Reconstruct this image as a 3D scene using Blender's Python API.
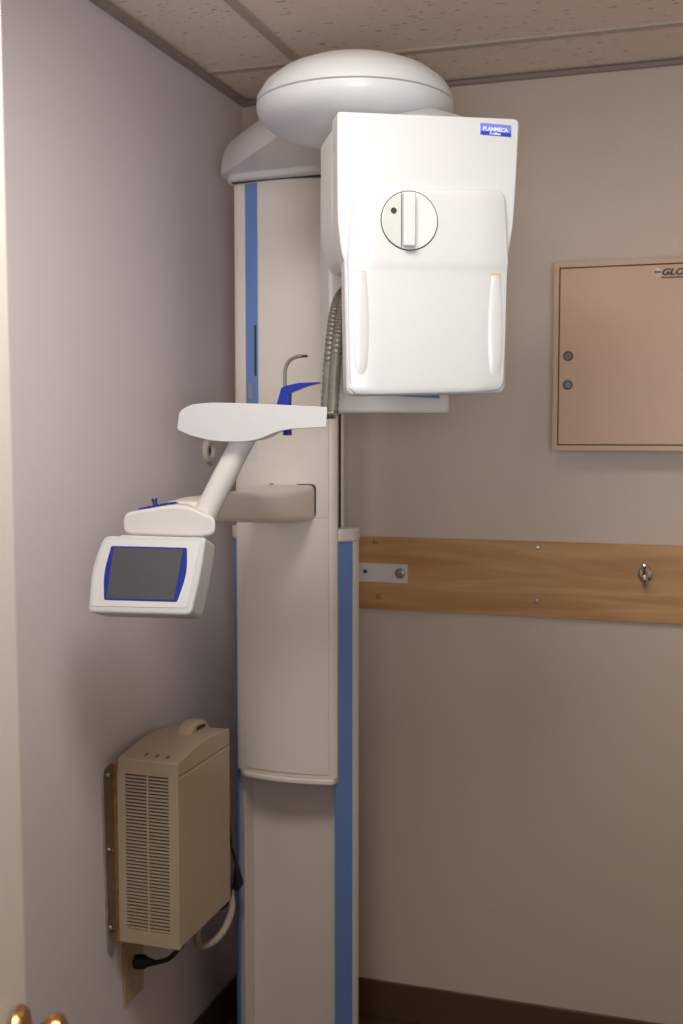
import bpy, bmesh, math, random
from mathutils import Vector, Matrix
from mathutils.geometry import convex_hull_2d
random.seed(4)
for o in list(bpy.data.objects): bpy.data.objects.remove(o)
scn = bpy.context.scene; COL = scn.collection
R = math.radians

# ------------------------------------------------------------ camera
cd = bpy.data.cameras.new('camera'); cam = bpy.data.objects.new('camera', cd); COL.objects.link(cam)
cam.location = (0, 0, 1.577); cam.rotation_euler = (R(90 - 4.15), 0, R(17.9))
cd.sensor_fit = 'HORIZONTAL'; cd.sensor_width = 24; cd.lens = 24 * 1130 / 683
cd.clip_start = 0.02
cd.dof.use_dof = True; cd.dof.focus_distance = 1.86; cd.dof.aperture_fstop = 5.0
scn.camera = cam
# ------------------------------------------------------------ world, lights, exposure
w = bpy.data.worlds.new('World'); scn.world = w; w.use_nodes = True
w.node_tree.nodes['Background'].inputs[0].default_value = (1.0, 0.93, 0.88, 1)
w.node_tree.nodes['Background'].inputs[1].default_value = 0.10
def area(name, loc, rot, sx, sy, energy, colr):
    l = bpy.data.lights.new(name, 'AREA'); l.shape = 'RECTANGLE'; l.size = sx; l.size_y = sy
    l.energy = energy; l.color = colr
    o = bpy.data.objects.new(name, l); COL.objects.link(o); o.location = loc; o.rotation_euler = rot
    return o
area('room_light', (-0.45, 1.10, 2.372), (0, 0, 0), 0.46, 0.46, 15.5, (1.0, 0.935, 0.85))
sp = bpy.data.lights.new('fill_light', 'SPOT'); sp.energy = 78; sp.color = (0.93, 0.95, 1.0); sp.spot_size = R(104); sp.spot_blend = 1.0; sp.shadow_soft_size = 0.28  # unseen soft fill by the camera, added to brighten ceiling and walls
so = bpy.data.objects.new('fill_light', sp); COL.objects.link(so); so.location = (0.16, -0.02, 1.60); so.rotation_euler = (R(90 + 25), 0, R(14))
scn.view_settings.view_transform = 'Standard'; scn.view_settings.look = 'None'
scn.view_settings.gamma = 1; scn.view_settings.exposure = -0.08
scn.view_settings.use_curve_mapping = False

# ------------------------------------------------------------ materials
def mat(name, col, rough=0.5, metal=0.0, noise=0.0, nscale=40, bump=0.0, bscale=300, spec=0.5, coat=0.0):
    m = bpy.data.materials.new(name); m.use_nodes = True; nt = m.node_tree; b = nt.nodes['Principled BSDF']
    b.inputs['Base Color'].default_value = (*col, 1); b.inputs['Roughness'].default_value = rough
    b.inputs['Metallic'].default_value = metal; b.inputs['Specular IOR Level'].default_value = spec
    b.inputs['Coat Weight'].default_value = coat
    tc = nt.nodes.new('ShaderNodeTexCoord')
    if noise:
        n = nt.nodes.new('ShaderNodeTexNoise'); n.inputs['Scale'].default_value = nscale; n.inputs['Detail'].default_value = 4
        nt.links.new(tc.outputs['Object'], n.inputs['Vector'])
        mx = nt.nodes.new('ShaderNodeMix'); mx.data_type = 'RGBA'
        mx.inputs[6].default_value = (*[c * (1 - noise) for c in col], 1); mx.inputs[7].default_value = (*[min(1, c * (1 + noise)) for c in col], 1)
        nt.links.new(n.outputs['Fac'], mx.inputs[0]); nt.links.new(mx.outputs[2], b.inputs['Base Color'])
    if bump:
        n2 = nt.nodes.new('ShaderNodeTexNoise'); n2.inputs['Scale'].default_value = bscale; n2.inputs['Detail'].default_value = 3
        nt.links.new(tc.outputs['Object'], n2.inputs['Vector'])
        bp = nt.nodes.new('ShaderNodeBump'); bp.inputs['Strength'].default_value = bump; bp.inputs['Distance'].default_value = 0.002
        nt.links.new(n2.outputs['Fac'], bp.inputs['Height']); nt.links.new(bp.outputs['Normal'], b.inputs['Normal'])
    return m
M = {}
M['wall_left'] = mat('paint_with_cool_light', (0.75, 0.69, 0.715), 0.5, noise=0.03, nscale=3, bump=0.25, bscale=180)  # shared wall paint, with the cooler, brighter light tinted into its colour
M['wall_back'] = mat('paint_with_warm_light', (0.64, 0.55, 0.46), 0.5, noise=0.03, nscale=3, bump=0.25, bscale=180)  # same paint as the left wall; warmer, dimmer light put into the colour
M['floor'] = mat('brown_vinyl', (0.07, 0.045, 0.03), 0.4, noise=0.2, nscale=6)
M['baseboard'] = mat('brown_rubber_cove', (0.10, 0.056, 0.028), 0.45, noise=0.08, nscale=8)
M['white'] = mat('gloss_white_plastic', (0.585, 0.59, 0.595), 0.30, noise=0.01, nscale=6)
M['warm'] = mat('warm_white_plastic', (0.68, 0.66, 0.64), 0.35, noise=0.015, nscale=5)
M['cream'] = mat('column_enamel', (0.74, 0.68, 0.62), 0.38, noise=0.02, nscale=4)
M['arm'] = mat('arm_enamel', (0.72, 0.67, 0.60), 0.38, noise=0.02, nscale=4)
M['blue_strip'] = mat('satin_blue_strip', (0.13, 0.24, 0.52), 0.35, noise=0.03)
M['blue'] = mat('deep_blue_plastic', (0.003, 0.022, 0.27), 0.35, noise=0.02)
M['badge_lt'] = mat('badge_light_blue', (0.17, 0.22, 0.70), 0.3, noise=0.02)
M['badge_dk'] = mat('badge_dark_blue', (0.01, 0.06, 0.50), 0.3, noise=0.02)
M['print_white'] = mat('white_print', (0.85, 0.85, 0.9), 0.5, noise=0.01)
M['print_black'] = mat('black_print', (0.012, 0.010, 0.010), 0.5, noise=0.01)
M['dark'] = mat('dark_gap', (0.018, 0.017, 0.016), 0.6, noise=0.05)
M['rubber'] = mat('black_rubber', (0.008, 0.008, 0.009), 0.5, noise=0.05)
M['hose'] = mat('grey_metallic_hose', (0.19, 0.18, 0.15), 0.45, metal=0.3, noise=0.35, nscale=60, bump=0.4, bscale=120)
M['steel'] = mat('brushed_steel', (0.50, 0.48, 0.46), 0.3, metal=1.0, noise=0.12, nscale=50)
M['zinc'] = mat('zinc_plate', (0.55, 0.54, 0.51), 0.42, metal=0.85, noise=0.3, nscale=30)
M['lock'] = mat('dull_lock_metal', (0.13, 0.13, 0.125), 0.35, metal=0.7, noise=0.2)
M['chrome'] = mat('chrome', (0.75, 0.75, 0.76), 0.08, metal=1.0, noise=0.02)
M['brass'] = mat('polished_brass', (0.60, 0.30, 0.10), 0.2, metal=1.0, noise=0.12, nscale=25)
M['glass_grey'] = mat('dark_screen', (0.075, 0.075, 0.088), 0.22, noise=0.12, nscale=14)
M['panel_grey'] = mat('pale_grey_faceplate', (0.66, 0.67, 0.66), 0.45, noise=0.01)
M['window_grey'] = mat('green_grey_insert', (0.50, 0.54, 0.50), 0.3, noise=0.02)
M['putty'] = mat('putty_plastic', (0.47, 0.375, 0.27), 0.45, noise=0.03, nscale=5)
M['slot'] = mat('dark_brown_slot', (0.03, 0.022, 0.016), 0.7, noise=0.05)
M['ivory'] = mat('ivory_plastic', (0.50, 0.38, 0.24), 0.4, noise=0.02)
M['cabinet'] = mat('tan_enamel', (0.58, 0.375, 0.245), 0.38, noise=0.02, nscale=3, bump=0.15, bscale=250)
M['door'] = mat('cream_door_paint', (0.84, 0.80, 0.74), 0.45, noise=0.02, nscale=6, bump=0.15, bscale=90)
M['tbar'] = mat('tbar_enamel', (0.52, 0.44, 0.37), 0.4, noise=0.03)
M['edge_angle'] = mat('edge_angle_enamel', (0.30, 0.24, 0.21), 0.4, noise=0.03)
M['green'] = mat('green_tie', (0.15, 0.35, 0.02), 0.5, noise=0.02)
M['conduit'] = mat('pale_flex_conduit', (0.42, 0.35, 0.28), 0.5, noise=0.08, nscale=80)
def wood():
    m = mat('oak_veneer', (0.5, 0.3, 0.15), 0.42); nt = m.node_tree; b = nt.nodes['Principled BSDF']
    tc = nt.nodes.new('ShaderNodeTexCoord'); mp = nt.nodes.new('ShaderNodeMapping'); mp.inputs['Scale'].default_value = (1.3, 1, 14)
    n = nt.nodes.new('ShaderNodeTexNoise'); n.inputs['Scale'].default_value = 2.2; n.inputs['Detail'].default_value = 7; n.inputs['Distortion'].default_value = 0.8
    r = nt.nodes.new('ShaderNodeValToRGB'); e = r.color_ramp.elements
    e[0].position = 0.3; e[0].color = (0.43, 0.22, 0.075, 1); e[1].position = 0.72; e[1].color = (0.64, 0.38, 0.165, 1)
    L = nt.links; L.new(tc.outputs['Object'], mp.inputs[0]); L.new(mp.outputs[0], n.inputs['Vector'])
    L.new(n.outputs['Fac'], r.inputs[0]); L.new(r.outputs[0], b.inputs['Base Color'])
    return m
M['wood'] = wood()
def tile_mat():
    m = mat('fissured_ceiling_tile', (0.6, 0.55, 0.5), 0.9); nt = m.node_tree; b = nt.nodes['Principled BSDF']
    tc = nt.nodes.new('ShaderNodeTexCoord'); mp = nt.nodes.new('ShaderNodeMapping'); mp.inputs['Scale'].default_value = (42, 130, 40)
    n = nt.nodes.new('ShaderNodeTexNoise'); n.inputs['Scale'].default_value = 1.0; n.inputs['Detail'].default_value = 2
    r = nt.nodes.new('ShaderNodeValToRGB'); e = r.color_ramp.elements
    e[0].position = 0.29; e[0].color = (0.42, 0.34, 0.28, 1); e[1].position = 0.36; e[1].color = (0.86, 0.74, 0.64, 1)
    L = nt.links; L.new(tc.outputs['Object'], mp.inputs[0]); L.new(mp.outputs[0], n.inputs['Vector'])
    L.new(n.outputs['Fac'], r.inputs[0]); L.new(r.outputs[0], b.inputs['Base Color'])
    bp = nt.nodes.new('ShaderNodeBump'); bp.inputs['Strength'].default_value = 0.5; bp.inputs['Distance'].default_value = 0.002
    L.new(r.outputs[0], bp.inputs['Height']); L.new(bp.outputs['Normal'], b.inputs['Normal'])
    return m
M['tile'] = tile_mat()
def emis():
    m = mat('light_diffuser', (0.9, 0.9, 0.9), 0.5); b = m.node_tree.nodes['Principled BSDF']
    b.inputs['Emission Color'].default_value = (1, 0.95, 0.9, 1); b.inputs['Emission Strength'].default_value = 3.0
    return m
M['diffuser'] = emis()

# ------------------------------------------------------------ helpers
def obj(name, bm, m, parent=None, bev=0.0, seg=3, smooth=True, bang=40):
    bmesh.ops.recalc_face_normals(bm, faces=bm.faces)
    me = bpy.data.meshes.new(name); bm.to_mesh(me); bm.free()
    if smooth:
        for p in me.polygons: p.use_smooth = True
        me.set_sharp_from_angle(angle=R(35))
    me.materials.append(M[m] if isinstance(m, str) else m)
    o = bpy.data.objects.new(name, me); COL.objects.link(o)
    if bev:
        b = o.modifiers.new('bevel', 'BEVEL'); b.width = bev; b.segments = seg; b.limit_method = 'ANGLE'
        b.angle_limit = R(bang); b.harden_normals = True
    if parent:
        o.parent = parent
        if parent.type == 'EMPTY': o.matrix_parent_inverse = parent.matrix_basis.inverted()
    return o
def thing(name, label, cat, loc, group=None):
    o = bpy.data.objects.new(name, None); COL.objects.link(o); o.location = loc; o.empty_display_size = 0.05
    o['label'] = label; o['category'] = cat
    if group: o['group'] = group
    return o
def tag(o, label, cat, group=None):
    o['label'] = label; o['category'] = cat
    if group: o['group'] = group
    return o
def struct(o): o['kind'] = 'structure'; return o
def bx(bm, x0, x1, y0, y1, z0, z1):
    vs = [bm.verts.new((x, y, z)) for x in (x0, x1) for y in (y0, y1) for z in (z0, z1)]
    for f in ((0, 1, 3, 2), (4, 6, 7, 5), (0, 4, 5, 1), (2, 3, 7, 6), (0, 2, 6, 4), (1, 5, 7, 3)): bm.faces.new([vs[i] for i in f])
def box(name, x0, x1, y0, y1, z0, z1, m, parent=None, bev=0.0, seg=3):
    bm = bmesh.new(); bx(bm, x0, x1, y0, y1, z0, z1); return obj(name, bm, m, parent, bev, seg)
def rnd(pts, r, n=6):
    """round polygon corners; r a number or a list"""
    out = []; N = len(pts)
    for i in range(N):
        p = Vector(pts[i]); a = Vector(pts[i - 1]) - p; b = Vector(pts[(i + 1) % N]) - p
        rr = r[i] if isinstance(r, (list, tuple)) else r
        rr = min(rr, a.length * 0.48, b.length * 0.48)
        if rr < 1e-5: out.append(tuple(p)); continue
        A = p + a.normalized() * rr; B = p + b.normalized() * rr
        for k in range(n + 1):
            t = k / n; q = A * (1 - t) ** 2 + p * 2 * t * (1 - t) + B * t * t; out.append((q.x, q.y))
    return out
def prism(name, pts, O, U, V, d0, d1, m, parent=None, bev=0.0, seg=4, inset1=1.0):
    """outline pts in the U,V plane at O, from d0 to d1 along U x V; inset1 scales the d0 end"""
    O = Vector(O); U = Vector(U); V = Vector(V); N = U.cross(V).normalized(); bm = bmesh.new()
    cx = sum(p[0] for p in pts) / len(pts); cy = sum(p[1] for p in pts) / len(pts)
    ins = inset1 if isinstance(inset1, tuple) else (inset1, inset1, 0)
    a = [bm.verts.new(O + U * (cx + (p[0] - cx) * ins[0] + ins[2]) + V * (cy + (p[1] - cy) * ins[1]) + N * d0) for p in pts]
    b = [bm.verts.new(O + U * p[0] + V * p[1] + N * d1) for p in pts]
    bm.faces.new(a); bm.faces.new(b); n = len(pts)
    for i in range(n): bm.faces.new((a[i], a[(i + 1) % n], b[(i + 1) % n], b[i]))
    return obj(name, bm, m, parent, bev, seg)
X = Vector((1, 0, 0)); Y = Vector((0, 1, 0)); Z = Vector((0, 0, 1))
def plan(name, pts, z0, z1, m, parent=None, bev=0.0, seg=4):   # outline in plan
    return prism(name, pts, (0, 0, 0), X, Y, z0, z1, m, parent, bev, seg)
def frame_of(axis):
    a = Vector(axis).normalized(); h = Z if abs(a.z) < 0.9 else X
    u = h.cross(a).normalized(); return u, a.cross(u), a
def lathe(name, prof, O, axis, m, parent=None, n=32):
    """prof: list of (radius, height along axis)"""
    O = Vector(O); u, v, a = frame_of(axis); bm = bmesh.new(); rings = []
    for r, h in prof:
        if r < 1e-6: rings.append([bm.verts.new(O + a * h)])
        else: rings.append([bm.verts.new(O + a * h + (u * math.cos(2 * math.pi * k / n) + v * math.sin(2 * math.pi * k / n)) * r) for k in range(n)])
    for i in range(len(rings) - 1):
        A, B = rings[i], rings[i + 1]
        for k in range(n):
            if len(A) == 1 and len(B) == 1: continue
            if len(A) == 1: bm.faces.new((A[0], B[k], B[(k + 1) % n]))
            elif len(B) == 1: bm.faces.new((A[k], A[(k + 1) % n], B[0]))
            else: bm.faces.new((A[k], A[(k + 1) % n], B[(k + 1) % n], B[k]))
    if len(rings[0]) > 1: bm.faces.new(rings[0])
    if len(rings[-1]) > 1: bm.faces.new(rings[-1])
    return obj(name, bm, m, parent)
def tube(name, pts, rad, m, parent=None, n=12, sub=6, ribs=0, ribamp=0.0):
    P = [Vector(p) for p in pts]; Q = []
    if len(P) > 2:
        for i in range(len(P) - 1):
            p0 = P[max(i - 1, 0)]; p1 = P[i]; p2 = P[i + 1]; p3 = P[min(i + 2, len(P) - 1)]
            for k in range(sub):
                t = k / sub
                Q.append(0.5 * ((2 * p1) + (p2 - p0) * t + (2 * p0 - 5 * p1 + 4 * p2 - p3) * t * t + (3 * p1 - p0 - 3 * p2 + p3) * t ** 3))
        Q.append(P[-1])
    else: Q = P
    rad = rad if isinstance(rad, (list, tuple)) else [rad, rad]
    bm = bmesh.new(); rings = []; u = None
    for i, q in enumerate(Q):
        d = (Q[min(i + 1, len(Q) - 1)] - Q[max(i - 1, 0)]).normalized()
        if u is None: u = d.orthogonal().normalized()
        u = (u - d * u.dot(d)).normalized(); v = d.cross(u)
        t = i / (len(Q) - 1); r = rad[0] * (1 - t) + rad[1] * t
        if ribamp and i % 2: r -= ribamp
        rings.append([bm.verts.new(q + (u * math.cos(2 * math.pi * k / n) + v * math.sin(2 * math.pi * k / n)) * r) for k in range(n)])
    for A, B in zip(rings, rings[1:]):
        for k in range(n): bm.faces.new((A[k], A[(k + 1) % n], B[(k + 1) % n], B[k]))
    bm.faces.new(rings[0]); bm.faces.new(rings[-1])
    return obj(name, bm, m, parent)
def hull(name, pts, m, parent=None, bev=0.0, seg=4):
    bm = bmesh.new()
    for p in pts: bm.verts.new(p)
    r = bmesh.ops.convex_hull(bm, input=bm.verts)
    bmesh.ops.delete(bm, geom=[g for g in set(r['geom_interior']) | set(r['geom_unused']) if isinstance(g, bmesh.types.BMVert)], context='VERTS')
    bmesh.ops.dissolve_limit(bm, angle_limit=R(1), verts=bm.verts, edges=bm.edges)
    return obj(name, bm, m, parent, bev, seg)
def text(name, s, O, U, V, h, m, parent, shear=0.0, bold=0.0, wx=1.0):
    cu = bpy.data.curves.new(name, 'FONT'); cu.body = s; cu.size = h; cu.shear = shear; cu.offset = bold; cu.extrude = 0.0002
    cu.align_x = 'LEFT'; t = bpy.data.objects.new(name, cu); COL.objects.link(t)
    dg = bpy.context.evaluated_depsgraph_get(); dg.update(); me = bpy.data.meshes.new_from_object(t.evaluated_get(dg))
    bpy.data.objects.remove(t)
    U = Vector(U); V = Vector(V); N = U.cross(V); O = Vector(O)
    for v in me.vertices: c = v.co.copy(); v.co = O + U * c.x * wx + V * c.y + N * c.z
    me.materials.clear(); me.materials.append(M[m]); o = bpy.data.objects.new(name, me); COL.objects.link(o)
    o.parent = parent
    if parent.type == 'EMPTY': o.matrix_parent_inverse = parent.matrix_basis.inverted()
    return o
def screw(name, O, axis, r, m, parent=None):
    return lathe(name, [(r, 0), (r, r * 0.25), (r * 0.75, r * 0.55), (r * 0.35, r * 0.6), (r * 0.3, r * 0.4), (0, r * 0.4)], O, axis, m, parent, 16)

# ------------------------------------------------------------ room
XL, YB, H = -1.189, 2.832, 2.44
XR, YF = 0.95, 0.20
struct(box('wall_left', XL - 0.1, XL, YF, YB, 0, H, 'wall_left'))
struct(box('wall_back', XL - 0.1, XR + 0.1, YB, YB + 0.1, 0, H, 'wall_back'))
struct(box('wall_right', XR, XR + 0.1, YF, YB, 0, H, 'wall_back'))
bm = bmesh.new(); bx(bm, XL - 0.1, -0.36, YF - 0.1, YF, 0, H); bx(bm, 0.50, XR + 0.1, YF - 0.1, YF, 0, H); bx(bm, -0.36, 0.50, YF - 0.1, YF, 2.1, H)
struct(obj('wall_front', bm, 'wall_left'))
struct(box('floor', XL - 0.1, XR + 0.1, -1.6, YB + 0.1, -0.05, 0, 'floor'))
struct(box('baseboard_back', XL + 0.008, XR - 0.008, YB - 0.008, YB, 0, 0.102, 'baseboard', bev=0.003))
struct(box('baseboard_left', XL, XL + 0.008, 1.3, YB - 0.008, 0, 0.102, 'baseboard', bev=0.003))
ceil = struct(box('ceiling', XL - 0.1, XR + 0.1, YF - 0.1, YB + 0.1, H + 0.03, H + 0.08, 'tbar'))
gx = [XL, -0.935, 0.285, XR]; gy = [YF, 0.75, 1.36, 1.97, 2.58, YB]
first = None
for i in range(3):
    for j in range(5):
        x0, x1, y0, y1 = gx[i], gx[i + 1], gy[j], gy[j + 1]
        box('ceiling_tile', x0 + 0.002, x1 - 0.002, y0 + 0.002, y1 - 0.002, H + 0.004 + random.uniform(0, 0.001), H + 0.02, 'tile', ceil, bev=0.001, seg=1)
for x in gx[1:3]: box('grid_bar', x - 0.012, x + 0.012, YF, YB, H - 0.001, H + 0.025, 'tbar', ceil, bev=0.001, seg=1)
for j, y in enumerate(gy[1:5]):
    for i in range(3): box('grid_bar', gx[i] + (0.012 if i else 0), gx[i + 1] - (0.012 if i < 2 else 0), y - 0.012, y + 0.012, H - 0.001, H + 0.025, 'tbar', ceil, bev=0.001, seg=1)
box('edge_angle', XL, XL + 0.02, YF, YB, H - 0.012, H, 'edge_angle', ceil, bev=0.001, seg=1)
box('edge_angle', XL + 0.02, XR, YB - 0.016, YB, H - 0.010, H, 'edge_angle', ceil, bev=0.001, seg=1)
# ceiling light (outside the frame), surface mounted
t = thing('ceiling_light', 'square white surface mounted light on the ceiling near the doorway', 'light', (-0.45, 1.10, H))
bm = bmesh.new(); bx(bm, -0.72, -0.18, 0.83, 0.86, H - 0.06, H - 0.001); bx(bm, -0.72, -0.18, 1.34, 1.37, H - 0.06, H - 0.001)
bx(bm, -0.72, -0.69, 0.86, 1.34, H - 0.06, H - 0.001); bx(bm, -0.21, -0.18, 0.86, 1.34, H - 0.06, H - 0.001); obj('frame', bm, 'white', t)
box('diffuser', -0.689, -0.211, 0.861, 1.339, H - 0.050, H - 0.040, 'diffuser', t)

# ------------------------------------------------------------ door with brass knob at the left edge of the frame
E = Vector((-0.613, 0.917, 0)); dr = Vector((-0.375, 0.927, 0)).normalized(); dn = Vector((0.927, 0.375, 0)).normalized()
d = struct(prism('door_1', [(0, 0.01), (0.76, 0.01), (0.76, 2.05), (0, 2.05)], E, -dr, Z, 0, 0.035, 'door', bev=0.002))
# prism normal of (-dr) x Z points along +dn or -dn: keep the visible face at E
nrm = (-dr).cross(Z)
if nrm.dot(dn) > 0:
    for v in d.data.vertices: v.co -= dn * 0.035
kc = E - dr * 0.070 + Z * 1.021
for v in d.data.vertices: v.co -= dn * (0.0085 * max(0, v.co.z - 0.9))
kn = thing('door_knob', 'shiny brass door knob with round rose, bottom left corner', 'door knob', kc)
lathe('rose', [(0.032, 0), (0.032, 0.003), (0.029, 0.008), (0.022, 0.010), (0.020, 0.011), (0.014, 0.0125), (0.011, 0.013)], kc + dn * 0.0005, dn, 'brass', kn, 40)
lathe('stem', [(0.0095, 0.010), (0.009, 0.018), (0.012, 0.023)], kc, dn, 'brass', kn)
lathe('knob', [(0.010, 0.0215), (0.018, 0.024), (0.0230, 0.029), (0.0243, 0.035), (0.0225, 0.041), (0.017, 0.0445), (0.009, 0.045), (0, 0.0452)], kc, dn, 'brass', kn, 40)

# ------------------------------------------------------------ cabinet on the back wall
cb = thing('wall_cabinet', 'tan metal lockable wall cabinet hung on the back wall', 'cabinet', (0.0, YB, 1.529))
c0, c1, z0, z1, yf = -0.353, 0.30, 1.529, 1.971, 2.732
bm = bmesh.new(); bx(bm, c0, c1, yf + 0.02, YB, z0, z1); obj('body', bm, 'cabinet', cb, bev=0.002)
bm = bmesh.new(); f = 0.0115
bx(bm, c0, c0 + f, yf, yf + 0.0202, z0, z1); bx(bm, c1 - f, c1, yf, yf + 0.0202, z0, z1)
bx(bm, c0 + f, c1 - f, yf, yf + 0.0202, z0, z0 + f); bx(bm, c0 + f, c1 - f, yf, yf + 0.0202, z1 - f, z1); obj('door_frame', bm, 'cabinet', cb)
dd = box('door', c0 + f + 0.0025, c1 - f - 0.0025, yf + 0.001, yf + 0.018, z0 + f + 0.0025, z1 - f - 0.0025, 'cabinet', cb, bev=0.0015)
box('seal', c0 + f, c1 - f, yf + 0.0175, yf + 0.0199, z0 + f, z1 - f, 'slot', cb)
for z in (1.752, 1.684):
    lk = lathe('lock', [(0.0115, 0), (0.0115, 0.002), (0.009, 0.005), (0.0085, 0.005), (0.008, 0.0035), (0, 0.0035)], (-0.318, yf + 0.001, z), -Y, 'lock', dd)
    lk['label'] = 'round grey metal lock'
text('lettering', 'GLOBAL', (-0.1095, yf + 0.0006, 1.9325), X, Z, 0.0205, 'print_black', dd, shear=0.3, bold=0.0009, wx=1.18)
bm = bmesh.new(); bx(bm, -0.109, 0.0, yf + 0.0003, yf + 0.0009, 1.9255, 1.9285); obj('underline', bm, 'print_black', dd)
for k in range(3):
    lathe('emblem_ring', [(0.0075 - k * 0.002, 0), (0.0075 - k * 0.002, 0.0004), (0.0066 - k * 0.002, 0.0004), (0.0066 - k * 0.002, 0)], (-0.1175 + k * 0.0022, yf + 0.0008, 1.940), -Y, 'zinc', dd, 24)

# ------------------------------------------------------------ oak board with screws, and the robe hook
bd = thing('wooden_board', 'long oak veneer board screwed across the back wall', 'board', (-0.25, YB, 1.11))
box('plank', -0.93, 0.45, YB - 0.018, YB, 1.110, 1.299, 'wood', bd, bev=0.002)
for x, z in ((-0.817, 1.287), (-0.397, 1.285), (-0.808, 1.145), (-0.396, 1.151), (0.03, 1.285), (0.03, 1.151)):
    screw('screw', (x, YB - 0.018, z), -Y, 0.0062, 'steel', bd)
hx, hz = -0.135, 1.229; yh = YB - 0.018
hk = thing('robe_hook', 'small chrome double robe hook screwed onto the oak board', 'hook', (hx, yh, hz))
lathe('base_plate', [(0.019, 0), (0.019, 0.002), (0.015, 0.006), (0.009, 0.009), (0, 0.01)], (hx, yh, hz), -Y, 'chrome', hk)
tube('upper_prong', [(hx, yh - 0.006, hz + 0.002), (hx, yh - 0.022, hz - 0.002), (hx - 0.001, yh - 0.036, hz + 0.008), (hx - 0.001, yh - 0.042, hz + 0.022)], [0.0075, 0.006], 'chrome', hk)
lathe('ball_tip', [(0, -0.007), (0.005, -0.005), (0.007, 0), (0.005, 0.005), (0, 0.007)], (hx - 0.001, yh - 0.043, hz + 0.024), Z, 'chrome', hk, 16)
tube('lower_prong', [(hx, yh - 0.006, hz - 0.002), (hx, yh - 0.014, hz - 0.018), (hx, yh - 0.024, hz - 0.024), (hx, yh - 0.032, hz - 0.014)], [0.008, 0.0065], 'chrome', hk)

# ------------------------------------------------------------ the panoramic x-ray machine
mc = thing('dental_xray_machine', 'tall white panoramic dental x-ray machine with blue stripes in the corner', 'x-ray machine', (-0.915, 2.55, 0))
# fixed column
box('fixed_column', -1.030, -0.870, 2.536, 2.74, 0.0, 1.33, 'cream', mc, bev=0.006)
plan('lower_front_plate', [(-1.046, 2.505), (-0.812, 2.505), (-0.812, 2.535), (-1.046, 2.535)], 0.0, 1.31, 'cream', mc, bev=0.004)
for s in (1, -1):
    cxm = -0.914 if s == 1 else -0.923
    def mx(l): return [(cxm + s * x, y) for x, y in l]
    sh = plan('side_housing', mx([(0.113, 2.452), (0.140, 2.470), (0.149, 2.486), (0.149, 2.503), (0.110, 2.503 + (0.03 if s < 0 else 0))]), 0.0, 1.322, 'cream', mc, bev=0.002)
    plan('blue_side_strip', mx([(0.1105, 2.436), (0.1435, 2.468), (0.141, 2.478), (0.110, 2.446)] if s > 0 else [(0.131, 2.456), (0.1435, 2.468), (0.141, 2.478), (0.129, 2.466)]), 0.0, 1.320, 'blue_strip', mc, bev=0.001)
    cp = plan('housing_cap', rnd(mx([(0.110, 2.434), (0.125, 2.438), (0.1470, 2.466), (0.152, 2.486), (0.151, 2.506), (0.108, 2.506)]), 0.008), 1.322, 1.352, 'cream', mc, bev=0.012)
# mast and moving carriage
plan('mast', [(-1.010, 2.485), (-0.800, 2.485), (-0.799, 2.497), (-0.87, 2.66), (-1.010, 2.66)], 0.79, 2.142, 'cream', mc, bev=0.003)
plan('mast_channel', [(-1.000, 2.462), (-0.808, 2.462), (-0.8035, 2.486), (-1.000, 2.486)], 0.79, 2.142, 'dark', mc)
def front_curve(xa, xb, y0, bow, n=12):
    return [(xa + (xb - xa) * k / n, y0 - bow * (1 - (2 * k / n - 1) ** 2)) for k in range(n + 1)]
car = plan('carriage', [(-1.046, 2.465)] + [(-1.046, 2.440), (-1.043, 2.430), (-1.032, 2.422)] + front_curve(-1.016, -0.806, 2.419, 0.014) + [(-0.799, 2.422), (-0.7945, 2.429), (-0.795, 2.440), (-0.812, 2.465)], 0.775, 2.142, 'cream', mc, bev=0.002)
def fpanel(name, xa, xb, z0, z1, m='cream', par=mc, d=0.003, bev=0.0012):
    cx, hw = -0.911, 0.105
    def y(x): return 2.419 - 0.014 * (1 - ((x - cx) / hw) ** 2)
    n = 14; xs = [xa + (xb - xa) * k / n for k in range(n + 1)]
    return plan(name, [(x, y(x) - d) for x in xs] + [(x, y(x) + 0.004) for x in reversed(xs)], z0, z1, m, par, bev=bev)
fpanel('upper_front_panel', -1.011, -0.811, 1.3795, 2.134)
fpanel('lower_front_panel', -1.018, -0.811, 0.785, 1.3775)
plan('bottom_lip', [(-1.040, 2.47)] + [(-1.040, 2.436), (-1.026, 2.417)] + front_curve(-1.016, -0.806, 2.412, 0.014) + [(-0.799, 2.417), (-0.795, 2.436), (-0.805, 2.47)], 0.762, 0.775, 'cream', mc, bev=0.004)
bs = fpanel('blue_stripe', -1.010, -0.977, 1.555, 2.1325, 'blue_strip', d=0.0036, bev=0.0003)
bs['label'] = 'blue vertical stripe'
fpanel('stripe_slot', -0.9865, -0.9815, 1.70, 1.815, 'dark', par=bs, d=0.0042, bev=0)
kk = fpanel('key_switch', -1.003, -0.994, 1.648, 1.682, 'steel', par=bs, d=0.0058, bev=0.001)
fpanel('grey_sticker', -1.010, -0.980, 1.505, 1.554, 'panel_grey', d=0.0033, bev=0)
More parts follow.
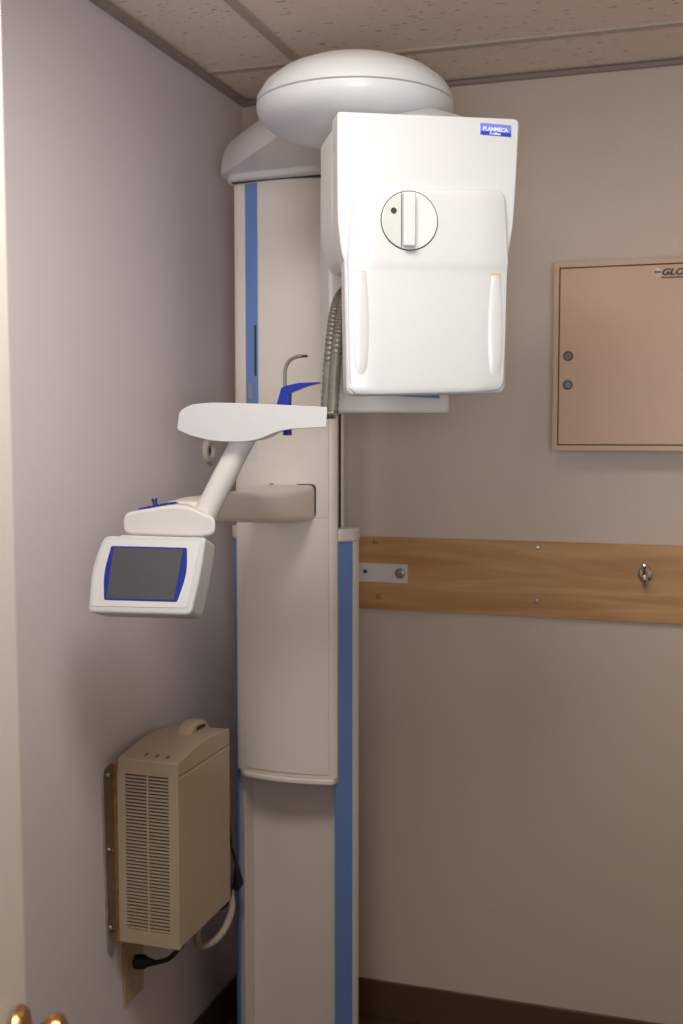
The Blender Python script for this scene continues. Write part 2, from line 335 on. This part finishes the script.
# collar and shoulder arm
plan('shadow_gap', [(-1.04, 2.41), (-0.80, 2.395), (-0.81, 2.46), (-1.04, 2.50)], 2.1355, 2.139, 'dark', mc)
plan('column_collar', rnd([(-1.060, 2.395), (-0.82, 2.365), (-0.795, 2.40), (-0.85, 2.70), (-1.054, 2.70)], [0.05, 0.03, 0.02, 0.03, 0.04]), 2.1375, 2.162, 'warm', mc, bev=0.008)
base = rnd([(-1.071, 2.38), (-0.80, 2.30), (-0.85, 2.70), (-1.071, 2.70)], [0.06, 0.05, 0.05, 0.05])
dc = Vector((-0.620, 2.000, 0))
circ = [(dc.x + 0.07 * math.cos(a), dc.y + 0.07 * math.sin(a)) for a in [2 * math.pi * k / 40 for k in range(40)]]
pts = []
allp = [Vector(p) for p in base + circ]; hid = convex_hull_2d(allp); ring = [allp[i] for i in hid]
for z, s in ((2.137, 0.985), (2.150, 1.0), (2.175, 0.985), (2.20, 0.94), (2.215, 0.86), (2.222, 0.74)):
    c = Vector((-0.86, 2.32)); pts.append([(c + (p - c) * s) for p in ring])
bm = bmesh.new(); rr = []
for k, (z) in enumerate((2.152, 2.162, 2.184, 2.206, 2.222, 2.229)): rr.append([bm.verts.new((p.x, p.y, z)) for p in pts[k]])
for A, B in zip(rr, rr[1:]):
    for k in range(len(A)): bm.faces.new((A[k], A[(k + 1) % len(A)], B[(k + 1) % len(A)], B[k]))
bm.faces.new(rr[0]); bm.faces.new(rr[-1]); obj('shoulder_arm', bm, 'warm', mc)
# rotating disc
lathe('turret_bowl', [(0, 2.086), (0.05, 2.090), (0.100, 2.103), (0.140, 2.116), (0.160, 2.126), (0.173, 2.138), (0.178, 2.150), (0.1785, 2.158), (0.1755, 2.1595)], dc, Z, 'white', mc, 72)
lathe('turret_dome', [(0.1755, 2.160), (0.1785, 2.1615), (0.1775, 2.172), (0.164, 2.194), (0.138, 2.214), (0.103, 2.229), (0.06, 2.240), (0, 2.244)], dc, Z, 'white', mc, 72)
# sensor head, turned 29 degrees
a = R(29); HU = Vector((math.cos(a), math.sin(a), 0)); HO = Vector((-0.5682, 1.7514, 2.0806))
def hp(name, pts, d0, d1, m='white', par=mc, bev=0.004, seg=4, inset=1.0): return prism(name, pts, HO, HU, Z, d0, d1, m, par, bev, seg, inset)
upper = rnd([(-0.004, 0.003), (0.3015, 0.007), (0.2975, -0.095), (0.2935, -0.165), (0.285, -0.215), (0.281, -0.236), (0.010, -0.240), (0.0035, -0.222), (-0.003, -0.175), (-0.004, -0.10)],
            [0.006, 0.012, 0.04, 0.04, 0.015, 0.008, 0.008, 0.012, 0.03, 0.04])
head = hp('head_front_cover', upper, -0.050, 0, bev=0.006)
hp('head_rear_cover', rnd([(-0.003, -0.002), (0.292, -0.001), (0.290, -0.16), (0.278, -0.232), (0.016, -0.236), (0.002, -0.20), (-0.003, -0.15)], 0.018), -0.175, -0.048, 'warm', bev=0.010, inset=0.99)
lower = rnd([(0.0065, -0.20), (0.2845, -0.20), (0.2850, -0.2311), (0.2815, -0.4430), (0.0110, -0.4485)], [0, 0, 0.02, 0.016, 0.016])
hp('lower_cover', lower, -0.035, 0.003, bev=0.008)
def mask_loft():
    bm = bmesh.new(); rows = []
    prof = [(-0.1125, 0.040, 0.255, -0.001), (-0.1130, 0.034, 0.262, 0.003), (-0.1155, 0.0270, 0.2690, 0.0065), (-0.1200, 0.0225, 0.2730, 0.008), (-0.127, 0.0205, 0.2750, 0.0085), (-0.165, 0.0165, 0.2780, 0.0085),
            (-0.205, 0.0120, 0.2810, 0.0085), (-0.228, 0.0105, 0.2825, 0.0085), (-0.236, 0.0105, 0.2825, 0.0080), (-0.242, 0.0110, 0.2820, 0.0066), (-0.250, 0.0115, 0.2815, 0.0058), (-0.30, 0.0125, 0.2805, 0.0058), (-0.36, 0.0135, 0.2795, 0.0058),
            (-0.425, 0.0150, 0.2780, 0.0058), (-0.434, 0.0170, 0.2760, 0.0056), (-0.4400, 0.0225, 0.2705, 0.0050), (-0.4425, 0.0290, 0.2640, 0.0038), (-0.4430, 0.034, 0.258, 0.001)]
    for v, a_, b_, d in prof:
        w_ = b_ - a_; e = 0.0042; row = []
        for u, dd in ((a_, -0.002), (a_ + e * 0.1, d * 0.55), (a_ + e * 0.4, d * 0.85), (a_ + e, d), (a_ + w_ * .2, d), (a_ + w_ * .4, d), (a_ + w_ * .6, d), (a_ + w_ * .8, d), (b_ - e, d), (b_ - e * 0.4, d * 0.85), (b_ - e * 0.1, d * 0.55), (b_, -0.002)):
            vv = v + 0.004 * (u - 0.147) / 0.147 * (1 if v > -0.2 else (0.6 if v > -0.4 else 1.2))
            row.append(bm.verts.new(HO + HU * u + Z * vv + HU.cross(Z) * dd))
        rows.append(row)
    for A, B in zip(rows, rows[1:]):
        for k in range(len(A) - 1): bm.faces.new((A[k], A[k + 1], B[k + 1], B[k]))
    bm.faces.new([r_[0] for r_ in rows] + [r_[-1] for r_ in reversed(rows)])
    bm.faces.new(rows[0]); bm.faces.new(rows[-1])
    return obj('face_mask', bm, 'white', mc)
mask_loft()
for sx in (0.0335, 0.2610):
    # tall grip ridge, flat topped and fading into the face
    bm = bmesh.new(); rings = []
    for k in range(17):
        t_ = k / 16; v = -0.250 - 0.176 * t_; wd = (0.0085 + 0.0055 * math.sin(math.pi * t_)) * (1 if k < 15 else (0.85 if k == 15 else 0.5)); dp = 0.0055 * (1 if k < 14 else (0.8, 0.5, 0.1)[k - 14])
        ring_ = []
        for j in range(9):
            q = math.pi * j / 8; ring_.append(bm.verts.new(HO + HU * (sx + wd * math.cos(q)) + Z * v + HU.cross(Z) * (0.003 + dp * (0.35 + 0.65 * math.sin(q)) if 0 < j < 8 else 0.004)))
        rings.append(ring_)
    for A, B in zip(rings, rings[1:]):
        for j in range(8): bm.faces.new((A[j], A[j + 1], B[j + 1], B[j]))
    bm.faces.new(rings[0]); bm.faces.new(rings[-1]); g = obj('grip_ridge', bm, 'white', mc)
    hp('grip_slot', [(sx + 0.009 * math.cos(q), -0.2478 + 0.0022 * math.sin(q)) for q in [2 * math.pi * k / 16 for k in range(16)]], 0.004, 0.0062, 'ivory', g, bev=0)
hp('corner_button', [(0.0185 + 0.0045 * math.cos(q), -0.433 + 0.0045 * math.sin(q)) for q in [2 * math.pi * k / 20 for k in range(20)]], 0.0, 0.005, 'warm', bev=0.001)
# dial
kc2 = (0.1125, -0.1665); rk = 0.0462
def disc(cx, cy, r, n=48): return [(cx + r * math.cos(2 * math.pi * k / n), cy + r * math.sin(2 * math.pi * k / n)) for k in range(n)]
hp('dial_recess', disc(*kc2, rk + 0.0016, 64), 0.006, 0.0091, 'dark', bev=0)
dial = hp('dial', disc(*kc2, rk, 64), 0.006, 0.0112, 'warm', bev=0.001)
dial['label'] = 'round rotary dial'
seg_ = [(kc2[0] + (rk - 0.001) * math.cos(q), kc2[1] + (rk - 0.001) * math.sin(q)) for q in [R(107 + (253 - 107) * k / 24) for k in range(25)]]
hp('dial_window', seg_, 0.0110, 0.0117, 'window_grey', dial, bev=0)
xb_ = kc2[0] - 0.0135
bm = None
hp('dial_edge', [(xb_ - 0.0010, kc2[1] - 0.0435), (xb_ + 0.0002, kc2[1] - 0.0435), (xb_ + 0.0002, kc2[1] + 0.0435), (xb_ - 0.0010, kc2[1] + 0.0435)], 0.0111, 0.0128, 'dark', dial, bev=0)
hp('dial_grip', rnd([(xb_ + 0.0012, kc2[1] - 0.0425), (xb_ + 0.021, kc2[1] - 0.0425), (xb_ + 0.021, kc2[1] + 0.0435), (xb_ + 0.0012, kc2[1] + 0.0435)], 0.004), 0.009, 0.023, 'white', dial, bev=0.0055)
hp('dial_dot', disc(kc2[0] - 0.0268, kc2[1] + 0.0147, 0.0050, 20), 0.0116, 0.0121, 'slot', dial, bev=0)
# badge
bg = hp('maker_badge', [(0.2335, -0.0035), (0.2860, -0.0050), (0.2860, -0.0235), (0.2335, -0.0220)], -0.001, 0.0012, 'badge_lt', bev=0)
hp('badge_band', [(0.2337, -0.0165), (0.2858, -0.0180), (0.2858, -0.0233), (0.2337, -0.0218)], 0.0011, 0.0015, 'badge_dk', bg, bev=0)
HN = HU.cross(Z)
text('badge_lettering', 'PLANMECA', HO + HU * 0.2375 + Z * -0.0152 + HN * 0.0015, (HU - Z * 0.028).normalized(), Z, 0.0088, 'print_white', bg, bold=0.0002, wx=0.95)
text('badge_lettering', 'ProMax', HO + HU * 0.2490 + Z * -0.0216 + HN * 0.0018, (HU - Z * 0.028).normalized(), Z, 0.0060, 'print_white', bg, bold=0.0001, wx=1.0)
# c-arm bridge under the turret and the rear (tube) head
RO = HO + HU * 0.0 + Z * 0 - HN * 0.0
pq = lambda u, d, z: HO + HU * u + HN * d + Z * (z - HO.z)
hull('c_arm_bridge', [pq(u, d, z) for u in (0.13, 0.26) for d in (-0.06, -0.15) for z in (2.045, 2.096)] + [Vector((-0.58 + 0.04 * math.cos(q), 2.01 + 0.04 * math.sin(q), z)) for q in [math.pi * k / 8 for k in range(16)] for z in (2.045, 2.095)], 'warm', mc, bev=0.01)
hull('turret_fairing', [pq(u, d, z) for u in (0.12, 0.225) for d in (-0.02, -0.12) for z in (2.05, 2.088)] + [Vector((-0.60, 1.93, 2.12)), Vector((-0.462, 1.93, 2.128)), Vector((-0.462, 1.99, 2.128)), Vector((-0.60, 2.05, 2.12))], 'white', mc, bev=0.006)
TO = Vector((-0.680, 2.0354, 1.8914)) + HU * 0.0
def tp(name, pts, d0, d1, m='warm', par=mc, bev=0.006): return prism(name, pts, TO, HU, Z, d0, d1, m, par, bev)
rear = tp('rear_head', rnd([(-0.002, 0.175), (0.236, 0.175), (0.236, -0.2825), (-0.002, -0.2825)], 0.010), -0.10, 0, bev=0.008)
tp('rear_head_stripe', [(0.080, -0.2470), (0.214, -0.2540), (0.214, -0.20), (0.080, -0.20)], -0.001, 0.001, 'blue_strip', rear, bev=0)
# patient support arm, console, post, tray
hull_pts = []
bm = bmesh.new(); secs = []
for (xr, y, wd, zt, zb, rdd) in ((-0.841, 2.415, 0.120, 1.453, 1.372, 0.012), (-0.840, 2.385, 0.120, 1.453, 1.372, 0.016), (-0.840, 2.33, 0.120, 1.450, 1.3745, 0.016), (-0.850, 2.23, 0.110, 1.449, 1.380, 0.018),
                                 (-0.863, 2.12, 0.09, 1.449, 1.391, 0.018), (-0.872, 2.03, 0.085, 1.450, 1.398, 0.018), (-0.876, 1.96, 0.08, 1.450, 1.402, 0.016), (-0.879, 1.90, 0.08, 1.445, 1.404, 0.014)):
    loop = rnd([(xr, zb), (xr, zt), (xr - wd, zt), (xr - wd, zb)], rdd, 5); secs.append([bm.verts.new((p[0], y, p[1])) for p in loop])
for A, B in zip(secs, secs[1:]):
    for k in range(len(A)): bm.faces.new((A[k], A[(k + 1) % len(A)], B[(k + 1) % len(A)], B[k]))
bm.faces.new(secs[0]); bm.faces.new(secs[-1]); obj('support_arm', bm, 'arm', mc)
prism('arm_socket', rnd([(-0.960, 1.3785), (-0.8385, 1.3785), (-0.8385, 1.4555), (-0.955, 1.4555)], 0.012), (0, 2.404, 0), X, Z, -0.01, 0.001, 'slot', mc, bev=0.0005)
cons = prism('console', rnd([(-1.022, 1.390), (-1.008, 1.3835), (-0.862, 1.3835), (-0.834, 1.390), (-0.834, 1.421), (-0.862, 1.430), (-0.890, 1.4415), (-0.925, 1.4415), (-1.014, 1.426), (-1.023, 1.414)], [0.008, 0.01, 0.012, 0.012, 0.012, 0.012, 0.012, 0.02, 0.012, 0.01]), (0, 1.85, 0), X, Z, -0.085, 0, 'warm', mc, bev=0.012, seg=5, inset1=(0.72, 1.0, -0.022))
# blue positioning keys lying on the sloping console top
sl = math.atan2(0.0165, 0.085); su = Vector((math.cos(sl), 0, math.sin(sl))); O_ = Vector((-1.008, 1.865, 1.4262))
kp = prism('key_plate', rnd([(0.004, 0.0), (0.078, 0.0), (0.078, 0.05), (0.004, 0.05)], 0.012), O_, su, Y, -0.003, 0.0018, 'blue', cons, bev=0.001)
for q in (0.006, 0.050):
    prism('key', rnd([(q, 0.008), (q + 0.024, 0.004), (q + 0.026, 0.036), (q + 0.002, 0.040)], 0.006), O_, su, Y, 0.001, 0.0045, 'blue', cons, bev=0.001)
lathe('joystick', [(0.007, 0), (0.007, 0.004), (0.0045, 0.006), (0.0045, 0.012), (0.006, 0.014), (0.005, 0.017), (0, 0.0175)], O_ + su * 0.042 + Y * 0.012, su.cross(Y), 'blue', cons, 16)
tube('post', [(-0.885, 1.905, 1.412), (-0.802, 1.918, 1.572)], [0.0225, 0.0205], 'warm', mc, n=28)
tube('post_collar', [(-0.816, 1.9155, 1.545), (-0.798, 1.918, 1.580)], [0.0215, 0.0235], 'warm', mc, n=28)
tray = prism('support_tray', rnd([(-0.919, 1.578), (-0.914, 1.611), (-0.892, 1.623), (-0.850, 1.6265), (-0.756, 1.6235), (-0.630, 1.617), (-0.632, 1.582), (-0.700, 1.5785), (-0.728, 1.573), (-0.752, 1.562), (-0.785, 1.5555), (-0.845, 1.5565), (-0.890, 1.566)],
             [0.004, 0.008, 0.012, 0.02, 0.02, 0.002, 0.002, 0.02, 0.02, 0.02, 0.02, 0.03, 0.02]), (0, 1.87, 0), X, Z, -0.085, 0, 'white', mc, bev=0.009, inset1=(0.86, 1.0, -0.012))
chin = prism('chin_rest', [(-0.7450, 1.620), (-0.7350, 1.653), (-0.7290, 1.656), (-0.702, 1.6615), (-0.664, 1.6625), (-0.665, 1.6605), (-0.690, 1.6550), (-0.7205, 1.6435), (-0.7215, 1.620)], (0, 1.92, 0), X, Z, -0.018, 0, 'blue', mc, bev=0.001)
tube('bite_rod', [(-0.731, 1.93, 1.650), (-0.731, 1.93, 1.680), (-0.728, 1.93, 1.694), (-0.720, 1.93, 1.704), (-0.708, 1.93, 1.709), (-0.698, 1.93, 1.7095)], 0.0033, 'hose', chin)
tube('bite_tip', [(-0.699, 1.93, 1.7095), (-0.688, 1.93, 1.7098)], 0.0024, 'rubber', chin)
box('catch', -0.728, -0.716, 1.910, 1.925, 1.5675, 1.578, 'blue', tray, bev=0.001)
for pts_ in ([(-0.664, 1.965, 1.606), (-0.660, 1.966, 1.685), (-0.654, 1.966, 1.750), (-0.645, 1.966, 1.800), (-0.630, 1.966, 1.826), (-0.60, 1.98, 1.84)],
             [(-0.640, 1.930, 1.604), (-0.636, 1.932, 1.685), (-0.630, 1.936, 1.750), (-0.624, 1.94, 1.790), (-0.612, 1.945, 1.840), (-0.60, 1.965, 1.87)]):
    h_ = tube('corrugated_hose', pts_, 0.0108, 'hose', mc, n=16, sub=14, ribamp=0.0016)
tube('hose_coupling', [(-0.660, 1.925, 1.605), (-0.634, 1.925, 1.605)], 0.0085, 'steel', mc, n=16)
# control panel, tilted back 18 degrees
ta = R(18); PO = Vector((-1.048, 1.82, 1.3865)); PV = Vector((0, math.sin(ta), math.cos(ta)))
def pp(name, pts, d0, d1, m, par=mc, bev=0.0, inset=1.0, seg=4): return prism(name, pts, PO, X, PV, d0, d1, m, par, bev, seg, inset)
shape = rnd([(0.004, -0.001), (0.2070, 0.002), (0.2060, -0.060), (0.197, -0.1385), (-0.0060, -0.1440), (-0.012, -0.060)], [0.014, 0.008, 0.06, 0.012, 0.010, 0.06], 8)
body = pp('control_panel', shape, -0.058, 0, 'white', bev=0.008, inset=(0.96, 0.98, 0.0))
inn = rnd([(0.0115, -0.0085), (0.1985, -0.006), (0.1950, -0.052), (0.1880, -0.1265), (0.0010, -0.1320), (-0.0025, -0.060)], [0.008, 0.004, 0.06, 0.008, 0.008, 0.06], 8)
pp('face_plate', inn, -0.001, 0.0010, 'panel_grey', body, bev=0.0006)
fr = rnd([(0.0240, -0.0205), (0.1745, -0.0190), (0.1810, -0.065), (0.1690, -0.1165), (0.0250, -0.1195), (0.0165, -0.072)], [0.004, 0.004, 0.08, 0.004, 0.004, 0.08], 8)
pp('screen_bezel', fr, 0.0005, 0.0022, 'blue', body, bev=0.0006)
pp('screen', [(0.0300, -0.0235), (0.1680, -0.0220), (0.1630, -0.1135), (0.0290, -0.1165)], 0.0012, 0.0026, 'glass_grey', body, bev=0.0002)
pp('panel_neck', [(0.03, -0.02), (0.16, -0.02), (0.155, 0.004), (0.03, 0.004)], -0.045, -0.014, 'warm', body, bev=0.003)
# wall strap over the oak board
st = box('wall_strap', -0.90, -0.728, YB - 0.0235, YB - 0.0185, 1.181, 1.231, 'warm', mc, bev=0.002)
lathe('bolt', [(0.014, 0), (0.014, 0.002), (0.0095, 0.002), (0.0095, 0.007), (0.007, 0.009), (0, 0.009)], (-0.748, YB - 0.0235, 1.207), -Y, 'steel', mc, 6 * 4)
lathe('strap_hole', [(0.0055, 0), (0.0055, 0.0004), (0, 0.0004)], (-0.842, YB - 0.0235, 1.209), -Y, 'slot', mc, 16)

# ------------------------------------------------------------ wall grommet
gm = thing('wall_grommet', 'round beige cable grommet ring on the left wall beside the column', 'grommet', (XL, 2.594, 1.525))
lathe('ring', [(0.031, 0), (0.031, 0.006), (0.027, 0.010), (0.018, 0.010), (0.014, 0.006), (0.014, 0.0015)], (XL, 2.594, 1.525), X, 'arm', gm)
lathe('hole', [(0.0145, 0.0012), (0.0145, 0.0022), (0, 0.0022)], (XL, 2.594, 1.525), X, 'dark', gm)

# ------------------------------------------------------------ power unit on the left wall
bxL, bxR, by0, by1, bz0, bz1 = -1.158, -1.018, 2.060, 2.325, 0.500, 0.888
pw = thing('power_supply_box', 'putty coloured vented power supply box hung on the left wall', 'power supply', (-1.09, 2.19, bz0))
box('case', bxL, bxR, by0 + 0.008, by1, bz0, bz1 - 0.025, 'putty', pw, bev=0.004)
# domed lid: side outline in Y,Z
lid = [(by0 + 0.0005, bz1 - 0.024), (by0 + 0.0005, bz1 + 0.006), (by0 + 0.05, bz1 + 0.014), (by0 + 0.12, bz1 + 0.022), (by0 + 0.18, bz1 + 0.022), (by1, bz1 + 0.012), (by1, bz1 - 0.024)]
prism('lid', rnd(lid, [0, 0.004, 0.03, 0.05, 0.05, 0.004, 0]), (bxR, 0, 0), Y, Z, bxL - bxR, 0, 'putty', pw, bev=0.004)
bm = bmesh.new(); vz0, vz1 = 0.530, 0.868; vx = [bxL + 0.018, -1.0905, -1.0865, bxR - 0.022]
bx(bm, bxL, bxR, by0, by0 + 0.009, bz0, vz0); bx(bm, bxL, bxR, by0, by0 + 0.009, vz1, bz1 - 0.025 if bz1 - 0.025 > vz1 else vz1 + 0.001)
bx(bm, bxL, vx[0], by0, by0 + 0.009, vz0, vz1); bx(bm, vx[1], vx[2], by0, by0 + 0.009, vz0, vz1); bx(bm, vx[3], bxR, by0, by0 + 0.009, vz0, vz1)
obj('front_bezel', bm, 'putty', pw)
box('vent_backing', vx[0], vx[3], by0 + 0.0065, by0 + 0.0078, vz0, vz1, 'slot', pw)
NS = 46; me = None; st_ = (vz1 - vz0) / NS
for c in (0, 2):
    for k in range(NS):
        zc = vz0 + st_ * (k + 0.5)
        if me is None or k == 0:
            o = box('slat', vx[c], vx[c + 1], by0 + 0.0008, by0 + 0.0045, -0.0019, 0.0019, 'putty', pw); me = o.data
        else:
            o = bpy.data.objects.new('slat', me); COL.objects.link(o); o.parent = pw; o.matrix_parent_inverse = pw.matrix_basis.inverted()
        o.location = (0, 0, zc)
# carry handle at the back of the lid
arch = [(2.205, bz1 + 0.004), (2.322, bz1 + 0.004), (2.322, bz1 + 0.020), (2.300, bz1 + 0.037), (2.262, bz1 + 0.043), (2.232, bz1 + 0.034)]
ch = prism('carry_handle', rnd(arch, [0, 0, 0.01, 0.02, 0.03, 0.03]), (-1.066, 0, 0), Y, Z, -0.036, 0, 'putty', pw, bev=0.008)
prism('handle_slot', rnd([(2.250, bz1 + 0.022), (2.300, bz1 + 0.020), (2.296, bz1 + 0.028), (2.256, bz1 + 0.031)], 0.003), (-1.0665, 0, 0), Y, Z, -0.002, 0.001, 'slot', ch)
for x0_, w_, y0_ in ((-1.106, 0.003, 2.082), (-1.081, 0.0035, 2.079), (-1.057, 0.006, 2.078)):
    hull('lid_mark', [Vector((x0_ + dx + 0.18 * (y - y0_), y, bz1 + 0.006 + 0.16 * (y - by0) + dz)) for dx in (0, w_) for y in (y0_, y0_ + 0.012) for dz in (-0.004, 0.001)], 'glass_grey', pw)
# bracket behind the box
br = thing('mounting_bracket', 'zinc slotted bracket strip on wood backing left of the power supply box', 'bracket', (XL, 2.07, 0.47))
box('backing_board', XL, bxL - 0.001, 2.092, 2.30, 0.480, 0.870, 'wood', br, bev=0.001)
pts_ = rnd([(2.045, 0.850), (2.050, 0.870), (2.087, 0.876), (2.090, 0.480), (2.075, 0.455), (2.058, 0.480)], 0.008)
prism('steel_strip', pts_, (XL, 0, 0), Y, Z, 0.0005, 0.006, 'zinc', br, bev=0.0008)
for zz in (0.852, 0.690, 0.520): screw('screw', (XL + 0.006, 2.070, zz), X, 0.0075, 'steel', br)
# outlet plate, plug and cord
ou = thing('outlet_plate', 'ivory wall outlet plate below the power supply box', 'outlet', (XL, 2.17, 0.315))
box('plate', XL, XL + 0.005, 2.125, 2.215, 0.318, 0.458, 'ivory', ou, bev=0.002)
for zz in (0.355, 0.402):
    lathe('receptacle', [(0.016, 0), (0.016, 0.0015), (0.0, 0.0015)], (XL + 0.005, 2.170, zz), X, 'ivory', ou, 20)
    box('socket_slot', XL + 0.0062, XL + 0.0068, 2.164, 2.166, zz - 0.003, zz + 0.005, 'slot', ou)
cbk = tube('power_cord', [(XL + 0.05, 2.182, 0.400), (XL + 0.075, 2.195, 0.405), (XL + 0.095, 2.215, 0.425), (XL + 0.108, 2.24, 0.450), (XL + 0.12, 2.265, 0.464), (XL + 0.125, 2.29, 0.472), (XL + 0.15, 2.345, 0.480), (XL + 0.158, 2.350, 0.53), (XL + 0.15, 2.336, 0.58)], 0.0055, 'rubber', pw, n=10)
lathe('plug', [(0.015, 0), (0.016, 0.006), (0.016, 0.020), (0.010, 0.030), (0.006, 0.045), (0.005, 0.05)], (XL + 0.008, 2.168, 0.402), (0.92, 0.3, -0.05), 'rubber', cbk, 20)
lathe('iec_plug', [(0.010, 0), (0.014, 0.004), (0.014, 0.026), (0.007, 0.034)], (XL + 0.085, 2.262, 0.462), (0.45, 0.85, 0.2), 'rubber', cbk, 16)
fc = tube('flex_conduit', [(-1.080, 2.27, 0.440), (-1.074, 2.264, 0.417), (-1.058, 2.262, 0.412), (-1.035, 2.275, 0.424), (-1.020, 2.30, 0.448), (-1.024, 2.345, 0.478), (-1.060, 2.40, 0.51), (-1.10, 2.44, 0.54)], 0.0085, 'conduit', pw, n=12, sub=8, ribamp=0.0012)
lathe('coupling', [(0.011, 0), (0.011, 0.03), (0.009, 0.034)], (-1.081, 2.271, 0.438), (0.05, 0.05, 1), 'conduit', fc, 16)
bt = hull('cable_boot', [Vector((-1.034 + dx, 2.388 + dy, z)) for (dx, dy, z) in ((0, 0, 0.568), (0.004, 0.004, 0.568), (-0.006, -0.01, 0.50), (0.016, -0.01, 0.503), (0.018, 0.012, 0.510), (-0.006, 0.012, 0.51), (0.006, 0.0, 0.494))], 'rubber', pw, bev=0.003)
tube('cable', [(-1.033, 2.39, 0.56), (-1.040, 2.380, 0.61), (-1.048, 2.385, 0.66), (-1.056, 2.39, 0.72)], 0.004, 'rubber', bt)
tube('tie', [(-1.0445, 2.380, 0.606), (-1.0355, 2.380, 0.606)], 0.0035, 'green', bt)
